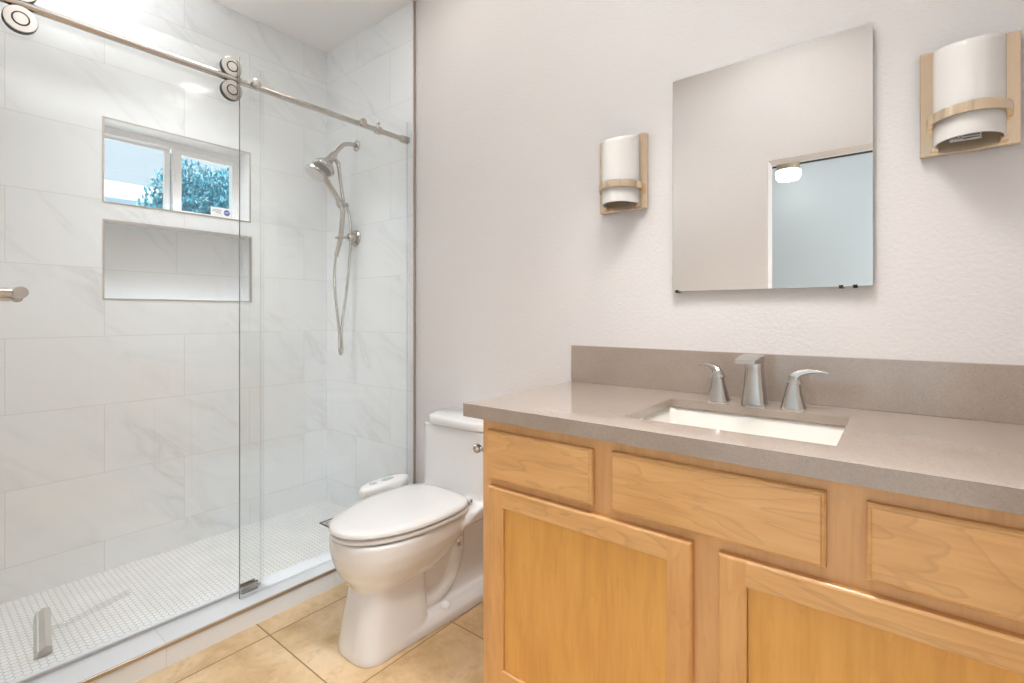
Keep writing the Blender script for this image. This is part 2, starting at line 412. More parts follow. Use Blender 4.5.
# ------------------------------------------------------------------ the room shell
CEIL = 2.743; XW = -2.731; XE = 0.345; YN = -1.66
b = BM(); bx(b, -1.888, XE, YN, 0.0, -0.12, 0.0); struct('floor', b, M['floor'])
b = BM(); bx(b, XW - 0.01, -2.05, YN, 0.0, -0.12, 0.033); struct('floor_shower', b, M['hex'])
b = BM(); bx(b, -2.05, -1.888, YN, -0.001, -0.12, 0.079, 0.0015, 1); struct('trim_1', b, M['curb'], 'low tiled shower curb')
b = BM(); bx(b, -1.8895, -1.8815, YN, -0.001, 0.0665, 0.0795, 0.001, 1); struct('trim_2', b, M['trim'], 'bronze metal edge strip along the shower curb')
b = BM(); bx(b, -3.0, XE + 0.12, -1.78, 0.12, CEIL, CEIL + 0.1); struct('ceiling', b, M['ceil'])
b = BM(); bx(b, -1.932, XE + 0.12, 0.0, 0.12, -0.12, CEIL); struct('wall_back', b, M['paint'])
b = BM(); bx(b, XW - 0.25, -1.934, -0.009, 0.12, -0.12, CEIL); struct('wall_shower', b, M['tileB'])
b = BM(); bx(b, -1.936, -1.928, -0.012, 0.0, 0.0, CEIL, 0.001, 1); struct('trim_3', b, M['trim'], 'bronze metal edge strip where shower tile meets painted wall')
WIN = (-1.074, -0.459, 1.653, 2.018); NIC = (-1.072, -0.4526, 1.227, 1.570)
b = BM(); holed(b, lambda u, v, d: (d, u, v), -1.78, 0.05, -0.12, CEIL, [WIN, NIC], XW, XW - 0.10); struct('wall_left', b, M['tileW'])
b = BM(); holed(b, lambda u, v, d: (d, u, v), -1.78, 0.05, -0.12, CEIL, [WIN], XW - 0.1005, XW - 0.20); struct('wall_left_outer', b, M['tileW'])
# metal edging round the window opening and the niche
for k, (y0, y1, z0, z1) in enumerate((WIN, NIC)):
    b = BM(); t = 0.0050
    holed(b, lambda u, v, d: (d, u, v), y0 - t, y1 + t, z0 - t, z1 + t, [(y0 + 0.0015, y1 - 0.0015, z0 + 0.0015, z1 - 0.0015)], XW + 0.002, XW - 0.02)
    struct('trim_%d' % (4 + k), b, M['tiletrim'], ('metal edge frame round the window opening', 'metal edge frame round the shower niche')[k])
b = BM(); holed(b, lambda u, v, d: (u, d, v), -3.0, XE + 0.12, -0.12, CEIL, [(-0.627, 0.235, -0.2, 2.079)], YN, YN - 0.12); struct('wall_near', b, M['paint'])
b = BM(); bx(b, XE, XE + 0.12, YN, 0.0, -0.12, CEIL); struct('wall_right', b, M['paint'])
# the room beyond the doorway, seen in the mirror
b = BM(); bx(b, -3.2, 2.2, -4.4, -1.78, -0.12, 0.0); struct('floor_bedroom', b, M['floor'])
b = BM(); bx(b, -3.2, 2.2, -4.4, -1.78, CEIL, CEIL + 0.1); struct('ceiling_bedroom', b, M['ceil'])
b = BM(); bx(b, -3.2, 2.2, -4.4, -4.27, 0.0, CEIL); struct('wall_bedroom_far', b, M['bed'])
b = BM(); bx(b, -3.2, -3.0, -4.3, -1.78, 0.0, CEIL); struct('wall_bedroom_left', b, M['bed'])
b = BM(); bx(b, 2.0, 2.2, -4.3, -1.78, 0.0, CEIL); struct('wall_bedroom_right', b, M['bed'])
b = BM(); bx(b, XE + 0.12, 2.1, -1.78, -1.66, 0.0, CEIL); struct('wall_bedroom_near', b, M['bed'])
b = BM(); bx(b, -3.0, 2.0, -4.27, -4.262, CEIL - 0.018, CEIL); struct('trim_6', b, M['dark'], 'thin dark strip for the crease shade where the next room meets its ceiling')  # dark strip standing in for the shade in the wall-ceiling crease

# ------------------------------------------------------------------ window_1: white vinyl slider
wx = XW - 0.155
b = BM()
holed(b, lambda u, v, d: (d, u, v), WIN[0], WIN[1], WIN[2], WIN[3], [(WIN[0] + 0.030, WIN[1] - 0.026, WIN[2] + 0.006, WIN[3] - 0.032)], wx + 0.035, wx - 0.04)
win = struct('window_1', b, M['vinyl'], 'white sliding window above the shower niche')
def sash(y0, y1, x0, x1, fw, nm):
    b = BM(); z0, z1 = WIN[2] + 0.002, WIN[3] - 0.026
    holed(b, lambda u, v, d: (d, u, v), y0, y1, z0, z1, [(y0 + fw, y1 - fw, z0 + fw * 0.8, z1 - fw * 0.8)], x1, x0)
    s = obj(nm, b, M['vinyl'], win, None, 0)
    b = BM(); bx(b, (x0 + x1) / 2 - 0.002, (x0 + x1) / 2 + 0.002, y0 + fw - 0.004, y1 - fw + 0.004, z0 + fw * 0.8 - 0.004, z1 - fw * 0.8 + 0.004)
    obj('window_pane', b, M['pane'], s, None, 0)
    return s
sash(WIN[0] + 0.014, -0.777, wx - 0.030, wx - 0.006, 0.022, 'window_sash')
s2 = sash(-0.772, WIN[1] - 0.001, wx + 0.0, wx + 0.028, 0.036, 'window_sash')
b = BM(); bx(b, wx + 0.028, wx + 0.034, -0.767, -0.760, 1.82, 1.87, 0.002); obj('window_latch', b, M['white'], s2)
b = BM(); bx(b, wx - 0.004, wx - 0.001, -0.7765, -0.7725, WIN[2] + 0.05, WIN[3] - 0.05); obj('window_weatherstrip', b, M['grey'], win, None, 0)

b = BM()
holed(b, lambda u, v, d: (d, u, v), WIN[0] + 0.0005, WIN[1] - 0.0005, WIN[2] + 0.0005, WIN[3] - 0.0005, [(WIN[0] + 0.0025, WIN[1] - 0.0025, WIN[2] + 0.0025, WIN[3] - 0.0025)], XW - 0.001, wx + 0.036)
obj('window_jamb', b, M['vinyl'], win, None, 0)

# sticker inside the window pane: white with grey print and a round navy badge
sx = wx + 0.0175
st = root('window_sticker', 'small white security sticker with round navy badge in lower corner of window', 'sticker', (sx, -0.547, 1.6845))
b = BM(); bx(b, sx - 0.0008, sx + 0.0008, -0.598, -0.496, 1.6845, 1.731); obj('sticker_sheet', b, M['paper'], st, None, 0)
b = BM()
for k, (y0, y1) in enumerate(((-0.592, -0.542), (-0.592, -0.548), (-0.574, -0.546))): bx(b, sx + 0.0008, sx + 0.0012, y0, y1, 1.7155 - k * 0.008, 1.7185 - k * 0.008)
obj('print_lines', b, M['ink'], st, None, 0)
b = BM(); lathe(b, (sx + 0.0008, -0.519, 1.7065), (1, 0, 0), [(0.0165, 0), (0.0165, 0.0006)], 8); bd = obj('badge', b, M['badge'], st)
def text_mesh(txt, size, name, mat, parent, mtx):
    cu = bpy.data.curves.new(name, 'FONT'); cu.body = txt; cu.size = size; cu.extrude = 0.0002; cu.align_x = 'CENTER'; cu.align_y = 'CENTER'
    t = bpy.data.objects.new(name, cu); COL.objects.link(t); bpy.context.view_layer.update()
    me = bpy.data.meshes.new_from_object(t); bpy.data.objects.remove(t)
    b = BM(); b.from_mesh(me); bmesh.ops.transform(b, matrix=mtx, verts=b.verts); return obj(name, b, mat, parent, None, 0)
RX = Matrix(((0, 0, 1, 0), (1, 0, 0, 0), (0, 1, 0, 0), (0, 0, 0, 1)))   # text facing +x, reading along +y
text_mesh('ADT', 0.0125, 'badge_lettering', M['paper'], bd, Matrix.Translation((sx + 0.0017, -0.519, 1.7065)) @ RX)

# ------------------------------------------------------------------ outside the window
b = BM(); bx(b, -40, -3.0, -20, 25, -0.5, -0.3); struct('floor_outside', b, M['earth'])
def foliage(bm, c, rad, n, size):
    c = Vector(c)
    for _ in range(n):
        while True:
            p = Vector((random.uniform(-1, 1), random.uniform(-1, 1), random.uniform(-1, 1)))
            if 0.25 < p.length < 1: break
        p = c + Vector((p.x * rad[0], p.y * rad[1], p.z * rad[2]))
        d = Vector((random.gauss(0, 1), random.gauss(0, 1), random.gauss(0.5, 1))).normalized(); u, v, d = frame_of(d)
        l = size * random.uniform(0.7, 1.4); wd = l * 0.16
        q = [p, p + d * l * 0.5 + u * wd + v * wd * 0.4, p + d * l, p + d * l * 0.5 - u * wd + v * wd * 0.4]
        bm.faces.new([bm.verts.new(x) for x in q])
tr = root('leafy_tree', 'tall feathery blue-green tree filling the right pane of the window', 'tree', (-7.2, 1.35, -0.3))
b = BM()
for c, r, n in (((-7.2, 1.30, 2.25), (0.8, 0.95, 0.85), 12000), ((-7.0, 0.70, 2.45), (0.5, 0.50, 0.62), 5000), ((-7.3, 1.6, 2.62), (0.6, 0.7, 0.68), 5500), ((-7.0, 0.48, 2.2), (0.5, 0.42, 0.45), 2500)): foliage(b, c, r, n, 0.062)
obj('crown', b, M['leaf'], tr, None, 0)
b = BM(); tube(b, [(-7.2, 1.35, -0.3), (-7.18, 1.33, 0.6), (-7.22, 1.3, 1.4), (-7.15, 1.25, 2.4)], [0.13, 0.11, 0.09, 0.03])
for k in range(7):
    a = k * 2.4; tube(b, [(-7.2, 1.31, 1.3 + 0.1 * k), (-7.2 + 0.25 * math.cos(a), 1.31 + 0.25 * math.sin(a), 1.6 + 0.1 * k), (-7.2 + 0.5 * math.cos(a), 1.3 + 0.55 * math.sin(a), 2.1 + 0.1 * k)], [0.05, 0.035, 0.012], 8)
obj('trunk', b, M['bark'], tr)
sh = root('low_shrub', 'lower pale blue-green shrub at the bottom of the left window pane', 'shrub', (-5.9, -0.25, -0.3))
b = BM(); foliage(b, (-5.9, -0.25, 1.45), (0.4, 0.50, 0.76), 3500, 0.055); obj('crown', b, M['leaf2'], sh, None, 0)
b = BM(); tube(b, [(-5.9, -0.25, -0.3), (-5.9, -0.27, 0.6), (-5.92, -0.23, 1.4)], [0.07, 0.05, 0.02])
obj('trunk', b, M['bark'], sh)
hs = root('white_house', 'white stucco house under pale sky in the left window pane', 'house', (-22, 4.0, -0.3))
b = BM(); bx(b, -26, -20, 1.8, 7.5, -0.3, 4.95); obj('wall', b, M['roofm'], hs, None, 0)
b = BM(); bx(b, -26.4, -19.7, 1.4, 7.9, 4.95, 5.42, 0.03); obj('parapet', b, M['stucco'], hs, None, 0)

# ------------------------------------------------------------------ recessed ceiling lights
for k, (x, y, p, spr, lsz) in enumerate(CANS):
    lab = ('recessed ceiling light above the toilet, the brighter of two', 'dimmer recessed ceiling light above the toilet beside the bright one', 'added unseen ceiling fill light above the sink', 'added unseen ceiling fill light inside the shower', 'added unseen ceiling fill light over the bathroom floor')[k]
    r = root('recessed_light', lab, 'ceiling light', (x, y, CEIL), 'recessed ceiling lights')
    b = BM(); lathe(b, (x, y, CEIL), (0, 0, -1), [(0.10, 0), (0.10, 0.004), (0.094, 0.008), (0.080, 0.006), (0.080, 0.0)], 40); obj('trim_ring', b, M['white'], r)
    b = BM(); lathe(b, (x, y, CEIL - 0.001), (0, 0, -1), [(0.079, 0), (0.079, 0.003)], 40); obj('lens', b, M['lensdim'] if k == 1 else M['lens'] if k == 0 else M['white'], r)
    if p: o = lamp('recessed_fill', 'AREA', (0, 0, -0.012), (0, 0, 0), CAN_POWER * p, (0.97, 0.985, 1.0) if k == 3 else (1.0, 0.985, 0.965), lsz, spread=math.radians(spr)); o.parent = r
fl = root('drum_ceiling_light', 'lit white drum ceiling light with grey housing in the next room, reflected in mirror', 'ceiling light', (-0.877, -3.9, CEIL))
b = BM(); lathe(b, (-0.877, -3.9, CEIL), (0, 0, -1), [(0.100, 0), (0.100, 0.160), (0.095, 0.165)], 40); obj('housing', b, M['trim'], fl)
b = BM(); lathe(b, (-0.877, -3.9, CEIL - 0.165), (0, 0, -1), [(0.108, 0), (0.110, 0.01), (0.108, 0.06), (0.095, 0.085)], 40); obj('drum_shade', b, M['lensdim'], fl)

# ------------------------------------------------------------------ shower glass, rail and door
RX0, RZ = -1.980, 2.046
def pane(nm, x0, x1, y0, y1, z0, z1, parent):
    b = BM(); bx(b, x0, x1, y0, y1, z0, z1)
    b.faces.ensure_lookup_table()
    for f in b.faces:
        n = f.normal; f.normal_update(); n = f.normal
        if abs(n.x) < 0.5: f.material_index = 3 if abs(n.z) > 0.5 else 2 if n.y > 0.5 else 1
    return obj(nm, b, [M['glass'], M['edge'], M['edgeclear'], M['seal']], parent, None, 0)
fp = root('fixed_glass_panel', 'fixed clear glass shower panel beside the wall, nearer than the sliding door', 'glass panel', (-1.958, -0.44, 0.082))
pane('glass_sheet', -1.963, -1.953, -0.833, -0.030, 0.082, 2.129, fp)
b = BM(); bx(b, -1.968, -1.948, -0.030, -0.0095, 0.082, 2.129); obj('wall_channel', b, M['seal'], fp, None, 0)
b = BM(); bx(b, -1.966, -1.950, -0.833, -0.0125, 0.0792, 0.0822); obj('bottom_seal', b, M['seal'], fp, None, 0)

rail = root('shower_rail', 'brushed nickel round rail across the top of the shower glass', 'shower rail', (RX0, -0.8, RZ))
b = BM(); cyl(b, (RX0, -1.655, RZ), (RX0, -0.012, RZ), 0.0125, 20); obj('rail_tube', b, M['nickel'], rail)
for y in (-0.775, -0.295):
    b = BM(); lathe(b, (-1.9525, y, RZ), (1, 0, 0), [(0.0165, 0), (0.0165, 0.010), (0.014, 0.013), (0.004, 0.0135)], 28)
    lathe(b, (-1.9635, y, RZ), (-1, 0, 0), [(0.014, 0), (0.014, 0.008)], 24); cyl(b, (-1.966, y, RZ), (-1.95, y, RZ), 0.007)
    obj('glass_standoff', b, M['nickel'], rail)
b = BM(); lathe(b, (RX0, -0.19, RZ), (0, 1, 0), [(0.014, -0.014), (0.019, -0.012), (0.019, 0.012), (0.014, 0.014)], 28)
cyl(b, (RX0, -0.19, RZ + 0.012), (RX0, -0.19, RZ + 0.032), 0.006); lathe(b, (RX0, -0.19, RZ + 0.030), (0, 0, 1), [(0.009, 0), (0.010, 0.003), (0.009, 0.008)], 18)
obj('door_stop', b, M['nickel'], rail)
b = BM(); lathe(b, (RX0, -0.0095, RZ), (0, -1, 0), [(0.019, 0), (0.019, 0.035), (0.016, 0.045), (0.0135, 0.05)], 28); obj('wall_bracket', b, M['nickel'], rail)

sd = root('sliding_glass_door', 'clear sliding glass shower door hung on rollers', 'shower door', (-2.004, -1.13, 0.09))
pane('glass_sheet', -2.008, -2.000, -1.640, -0.735, 0.090, 2.130, sd)
b = BM(); bx(b, -2.011, -1.997, -0.735, -0.722, 0.090, 2.130, 0.002, 1); obj('edge_seal', b, M['seal'], sd, None, 0)
b = BM(); bx(b, -2.0085, -1.9995, -1.640, -0.735, 0.0825, 0.0905); obj('bottom_sweep', b, M['grey'], sd, None, 0)
for y in (-1.4203, -0.8545):
    for dz in (0.043, -0.0445):
        z = RZ - 0.002 + dz
        b = BM(); lathe(b, (-1.9985, y, z), (1, 0, 0), [(0.020, 0), (0.020, 0.006), (0.029, 0.010), (0.029, 0.022), (0.0365, 0.0255), (0.0365, 0.0295), (0.0355, 0.031)], 44)
        rl = obj('roller', b, M['nickel'], sd)
        b = BM(); lathe(b, (-1.987, y, z), (1, 0, 0), [(0.0372, 0), (0.0372, 0.0155)], 44); obj('roller_tyre', b, M['black'], rl)
        b = BM(); lathe(b, (-1.9675, y, z), (1, 0, 0), [(0.0198, 0), (0.0198, 0.0006)], 36); g = obj('groove_ring', b, M['black'], rl)
        b = BM(); lathe(b, (-1.9672, y, z), (1, 0, 0), [(0.0160, 0), (0.0160, 0.0012)], 36); obj('roller_hub', b, M['nickel'], rl)
# towel-bar style pull on the door
b = BM(); cyl(b, (-1.955, -1.600, 1.218), (-1.955, -1.432, 1.218), 0.0125, 20)
for y in (-1.4237, -1.592): lathe(b, (-2.000, y, 1.218), (1, 0, 0), [(0.016, 0), (0.016, 0.004), (0.009, 0.006), (0.009, 0.030), (0.0165, 0.034), (0.0165, 0.062), (0.0155, 0.064)], 32)
obj('pull_handle', b, M['nickel'], sd)
b = BM(); cyl(b, (-2.045, -1.600, 1.205), (-2.045, -1.432, 1.205), 0.0105, 20)
for y in (-1.4237, -1.592): lathe(b, (-2.0085, y, 1.205), (-1, 0, 0), [(0.014, 0), (0.014, 0.004), (0.009, 0.006), (0.009, 0.040)], 24)
obj('inner_handle', b, M['nickel'], sd)
gd = root('door_guide', 'small brushed metal guide block on the curb under the sliding door', 'door guide', (-2.004, -0.78, 0.079))
b = BM()
bx(b, -2.018, -2.012, -0.812, -0.752, 0.0792, 0.108, 0.001, 1); bx(b, -1.996, -1.985, -0.812, -0.752, 0.0792, 0.108, 0.001, 1); bx(b, -2.018, -1.985, -0.812, -0.752, 0.0792, 0.0822)
obj('guide_channel', b, M['nickel'], gd)
b = BM(); bx(b, -1.9955, -1.9855, -0.8125, -0.7515, 0.1081, 0.1095); obj('guide_pad', b, M['black'], gd, None, 0)

# ------------------------------------------------------------------ shower head set (on the far tiled wall)
SX = -2.42
P = lambda y, z, x=SX: (x, y, z)
shw = root('shower_head_set', 'brushed nickel shower arm with round head, hand shower and looping metal hose', 'shower head', (SX, -0.009, 2.113))
b = BM(); lathe(b, P(-0.009, 2.113), (0, -1, 0), [(0.030, 0), (0.030, 0.003), (0.022, 0.008), (0.012, 0.011)], 32); obj('flange', b, M['nickel'], shw)
b = BM(); tube(b, spline([P(-0.012, 2.113), P(-0.05, 2.112), P(-0.095, 2.095), P(-0.135, 2.050), P(-0.165, 2.008)]), 0.0115); obj('shower_arm', b, M['nickel'], shw)
b = BM(); dn = Vector((0, -0.62, -0.78)).normalized(); a0 = Vector(P(-0.150, 2.030))
lathe(b, a0, dn, [(0.014, 0), (0.020, 0.004), (0.020, 0.045), (0.014, 0.05)], 28)
cyl(b, P(-0.150, 2.005), P(-0.128, 1.985), 0.011); lathe(b, P(-0.128, 1.990), (0, 0.1, -1), [(0.012, 0), (0.012, 0.02), (0.009, 0.028)], 20)
obj('diverter', b, M['nickel'], shw)
hd = Vector((0, -0.55, -0.83)).normalized(); h0 = Vector(P(-0.182, 1.992))
b = BM(); lathe(b, h0, hd, [(0.016, -0.015), (0.020, 0.0), (0.030, 0.02), (0.052, 0.042), (0.060, 0.055), (0.060, 0.066), (0.055, 0.069)], 40)
fh = obj('fixed_head', b, M['nickel'], shw)
b = BM(); lathe(b, h0, hd, [(0.054, 0.0685), (0.050, 0.0725)], 40); obj('spray_face', b, M['grey'], fh)
# hand shower: disc head, long handle running down to the cradle
b = BM(); c0 = Vector(P(-0.262, 1.903)); hn = Vector((0, -0.50, -0.866)).normalized()
lathe(b, c0 - hn * 0.012, hn, [(0.015, -0.012), (0.045, -0.004), (0.056, 0.006), (0.056, 0.016), (0.052, 0.020)], 40)
hs_ = obj('hand_shower', b, M['nickel'], shw)
b = BM(); lathe(b, c0, hn, [(0.0505, 0.0075), (0.048, 0.011)], 40); obj('spray_face', b, M['lgrey'], hs_)
b = BM(); tube(b, spline([P(-0.235, 1.905), P(-0.205, 1.885), P(-0.165, 1.838), P(-0.118, 1.772), P(-0.102, 1.735)]), [0.016] * 8 + [0.0155] * 8 + [0.014] * 25 , 16); obj('hand_shower_handle', b, M['nickel'], hs_)
b = BM(); lathe(b, P(-0.113, 1.765), (0, 0.5, -0.866), [(0.018, -0.018), (0.023, -0.014), (0.023, 0.012), (0.018, 0.016)], 28); lathe(b, P(-0.095, 1.763), (0.3, 1, 0.2), [(0.011, 0), (0.011, 0.022)], 20); obj('cradle', b, M['nickel'], shw)
b = BM(); lathe(b, P(-0.083, 1.764), (0.3, 1, 0.2), [(0.012, 0.008), (0.012, 0.014)], 20); obj('cradle_knob', b, M['black'], shw)
b = BM(); tube(b, [P(-0.125, 1.968), P(-0.112, 1.87), P(-0.095, 1.778)], 0.0095); obj('bracket_rod', b, M['nickel'], shw)
b = BM(); tube(b, spline([P(-0.100, 1.738), P(-0.103, 1.68), P(-0.113, 1.59), P(-0.125, 1.53), P(-0.141, 1.475)]), [0.0135] * 30 + [0.012] * 11, 16); obj('hose_grip', b, M['nickel'], shw)
b = BM(); tube(b, spline([P(-0.141, 1.48), P(-0.150, 1.40), P(-0.148, 1.29), P(-0.136, 1.18), P(-0.121, 1.06), P(-0.122, 0.965), P(-0.113, 0.938), P(-0.104, 0.962), P(-0.108, 1.06), P(-0.095, 1.17), P(-0.075, 1.29), P(-0.058, 1.45), P(-0.050, 1.60), P(-0.058, 1.70), P(-0.085, 1.775)]), 0.0075, 12); obj('hose', b, M['hose'], shw)
vl = root('shower_valve', 'round brushed nickel shower valve with lever on the tiled wall', 'shower valve', (SX, -0.009, 1.59))
b = BM(); lathe(b, P(-0.009, 1.59, -2.43), (0, -1, 0), [(0.046, 0), (0.046, 0.004), (0.040, 0.012), (0.026, 0.018), (0.022, 0.045), (0.018, 0.05)], 40); obj('escutcheon', b, M['nickel'], vl)
b = BM(); tube(b, [P(-0.055, 1.588, -2.43), P(-0.10, 1.582, -2.42), P(-0.150, 1.575, -2.41)], [0.008, 0.0065, 0.0065], 14); obj('lever', b, M['nickel'], vl)

# squeegee lying on the shower floor
sq = root('squeegee', 'grey squeegee with clear handle lying on the shower floor', 'squeegee', (-2.35, -1.3, 0.033))
b = BM()
ax = Vector((-2.50, -1.296, 0.05)); bx_ = Vector((-2.205, -1.334, 0.05)); d = (bx_ - ax).normalized(); nrm = Vector((-d.y, d.x, 0))
rings = []
for p in (ax, bx_):
    rings.append([p + nrm * u + Vector((0, 0, v)) for u, v in ((-0.022, -0.013), (0.0, -0.016), (0.016, -0.010), (0.016, 0.010), (0.0, 0.016), (-0.018, 0.004))])
loft(b, rings); obj('squeegee_head', b, M['grey'], sq)
b = BM(); loft(b, [[p + nrm * u + Vector((0, 0, v)) for u, v in ((-0.029, -0.0155), (-0.020, -0.012), (-0.016, 0.006), (-0.020, 0.009))] for p in (ax - d * 0.004, bx_ + d * 0.004)]); obj('rubber_blade', b, M['lgrey'], sq)
b = BM(); mid = (ax + bx_) / 2; tube(b, spline([mid + nrm * 0.014, mid + nrm * 0.06, (-2.385, -1.17, 0.046), (-2.425, -1.06, 0.045)]), [0.008] * 10 + [0.010] * 10 + [0.012] * 11, 14); obj('handle', b, M['acryl'], sq)
# drain
dr = root('shower_drain', 'small square metal drain in the shower floor behind the toilet lid', 'drain', (-2.40, -0.165, 0.033))
b = BM(); holed(b, lambda u, v, d: (u, v, d), -2.456, -2.346, -0.22, -0.11, [(-2.450, -2.352, -0.214, -0.116)], 0.0335, 0.0362); obj('drain_rim', b, M['dark'], dr, None, 0)
b = BM(); holed(b, lambda u, v, d: (u, v, d), -2.450, -2.352, -0.214, -0.116, [(-2.442 + 0.02 * i, -2.432 + 0.02 * i, -0.205, -0.125) for i in range(4)], 0.0335, 0.0355); obj('drain_grate', b, M['nickel'], dr, None, 0)

# ------------------------------------------------------------------ toilet
TX = -1.462
def egg(yf, yb, hw, z, xo=0.0, p=2.3, pb=3.6, n=48, split=0.42):
    """outline: rounded nose towards -y, squarer back; split = share of the length in front of the widest line"""
    out = []; yc = yf + (yb - yf) * split
    for i in range(n):
        a = 2 * PI * i / n; c, s = math.cos(a), math.sin(a)
        e = pb if s > 0 else p
        x = hw * math.copysign(abs(c) ** (2 / e), c); L_ = (yb - yc) if s > 0 else (yc - yf)
        out.append(Vector((TX + xo + x, yc + L_ * math.copysign(abs(s) ** (2 / e), s), z)))
    return out
to = root('toilet', 'white one-piece toilet with closed lid between shower and vanity', 'toilet', (TX, -0.35, 0))
b = BM()
# front pedestal flaring up into the bowl
loft(b, [egg(-0.705, -0.43, 0.109, -0.003, 0.012, 3.2, 9), egg(-0.705, -0.43, 0.109, 0.02, 0.012, 3.2, 9), egg(-0.690, -0.425, 0.100, 0.10, 0.009, 3.2, 9), egg(-0.672, -0.42, 0.092, 0.19, 0.006, 2.8, 7), egg(-0.662, -0.41, 0.090, 0.24, 0.004, 2.3, 5), egg(-0.66, -0.40, 0.09, 0.30, 0, 2.3, 4)])
# bowl cup
loft(b, [egg(-0.635, -0.37, 0.075, 0.195), egg(-0.672, -0.33, 0.108, 0.222), egg(-0.704, -0.28, 0.140, 0.265), egg(-0.722, -0.24, 0.160, 0.305), egg(-0.731, -0.20, 0.172, 0.345), egg(-0.733, -0.18, 0.175, 0.385), egg(-0.729, -0.18, 0.172, 0.398)])
# rear foot plate
loft(b, [[Vector((TX + px_, py_, z)) for px_, py_ in ((-0.100 + i_, -0.56), (0.120 - i_, -0.56), (0.148 - i_, -0.10), (0.125 - i_, -0.03), (-0.11 + i_, -0.03), (-0.13 + i_, -0.10))] for i_, z in ((0.0, -0.003), (0.0, 0.030), (0.022, 0.052))])
# trapway body
loft(b, [rrect(TX - 0.080, TX + 0.082, -0.45, -0.03, 0.03, 0.03), rrect(TX - 0.066, TX + 0.068, -0.45, -0.03, 0.10, 0.03), rrect(TX - 0.066, TX + 0.068, -0.43, -0.03, 0.22, 0.03), rrect(TX - 0.072, TX + 0.074, -0.42, -0.03, 0.29, 0.03), rrect(TX - 0.13, TX + 0.13, -0.42, -0.03, 0.355, 0.03)])
tube(b, spline([(TX + 0.045, -0.47, 0.16), (TX + 0.050, -0.42, 0.10), (TX + 0.052, -0.36, 0.085), (TX + 0.052, -0.29, 0.12), (TX + 0.052, -0.25, 0.19), (TX + 0.050, -0.24, 0.27), (TX + 0.040, -0.24, 0.34)]), 0.038)
# deck below the tank
loft(b, [rrect(TX - 0.13, TX + 0.13, -0.40, -0.012, 0.325, 0.05), rrect(TX - 0.178, TX + 0.178, -0.34, -0.012, 0.36, 0.05), rrect(TX - 0.185, TX + 0.185, -0.30, -0.012, 0.395, 0.05), rrect(TX - 0.190, TX + 0.190, -0.225, -0.012, 0.412, 0.05)])
# tank
loft(b, [rrect(TX - 0.190, TX + 0.190, -0.222, -0.012, 0.40, 0.05, 8), rrect(TX - 0.195, TX + 0.195, -0.208, -0.012, 0.44, 0.05, 8), rrect(TX - 0.200, TX + 0.200, -0.200, -0.012, 0.60, 0.05, 8), rrect(TX - 0.210, TX + 0.206, -0.198, -0.012, 0.684, 0.05, 8)])
body = obj('bowl_and_tank', b, M['porc'], to, None, 0)
md = body.modifiers.new('remesh', 'REMESH'); md.mode = 'VOXEL'; md.voxel_size = 0.0055; md.use_smooth_shade = True
ms = body.modifiers.new('smooth', 'SMOOTH'); ms.factor = 0.5; ms.iterations = 9
b = BM()
loft(b, [rrect(TX - 0.186, TX + 0.190, -0.203, -0.010, 0.686, 0.085, 10), rrect(TX - 0.192, TX + 0.196, -0.208, -0.010, 0.691, 0.088, 10), rrect(TX - 0.192, TX + 0.196, -0.208, -0.010, 0.714, 0.088, 10), rrect(TX - 0.188, TX + 0.192, -0.204, -0.012, 0.721, 0.085, 10), rrect(TX - 0.172, TX + 0.176, -0.19, -0.02, 0.725, 0.08, 10)])
obj('tank_lid', b, M['porc'], to, None, 50)
b = BM()
eg = lambda yf, yb, hw, z: egg(yf, yb, hw, z, 0.004, 2.05, 3.4, 56, 0.60)
loft(b, [eg(-0.736, -0.228, 0.176, 0.4035), eg(-0.741, -0.226, 0.180, 0.407), eg(-0.741, -0.226, 0.180, 0.417), eg(-0.736, -0.228, 0.176, 0.4205)]); obj('seat', b, M['seat'], to, None, 50)
b = BM()
loft(b, [eg(-0.738, -0.238, 0.176, 0.4255), eg(-0.746, -0.232, 0.183, 0.4285), eg(-0.746, -0.232, 0.183, 0.437), eg(-0.740, -0.237, 0.178, 0.443), eg(-0.70, -0.26, 0.150, 0.447), eg(-0.60, -0.32, 0.08, 0.449)]); obj('lid', b, M['seat'], to, None, 50)
for s in (-1, 1):
    b = BM(); cyl(b, (TX + s * 0.085, -0.238, 0.424), (TX + s * 0.140, -0.238, 0.424), 0.012, 18); bx(b, TX + s * 0.11 - 0.024, TX + s * 0.11 + 0.024, -0.242, -0.214, 0.408, 0.424, 0.004)
    h = obj('hinge', b, M['seat'], to)
    b = BM(); lathe(b, (TX + s * 0.140, -0.238, 0.424), (s, 0, 0), [(0.008, 0), (0.008, 0.004), (0.005, 0.006)], 16); obj('hinge_pin', b, M['chrome'], h)
b = BM(); cyl(b, (TX + 0.096, -0.262, 0.262), (TX + 0.112, -0.275, 0.252), 0.006, 12); lathe(b, (TX + 0.104, -0.268, 0.28), (0.2, 0, 1), [(0.009, -0.012), (0.012, -0.006), (0.012, 0.006), (0.006, 0.012)], 6); sb = obj('seat_bolt', b, M['chrome'], to)
b = BM(); cyl(b, (TX + 0.112, -0.275, 0.252), (TX + 0.119, -0.281, 0.246), 0.0065, 12); obj('bolt_tip', b, M['white'], sb)
b = BM(); lathe(b, (TX + 0.106, -0.345, 0.050), (0.25, 0, 1), [(0.017, 0), (0.017, 0.008), (0.012, 0.014), (0.004, 0.016)], 22); obj('bolt_cap', b, M['white'], to)
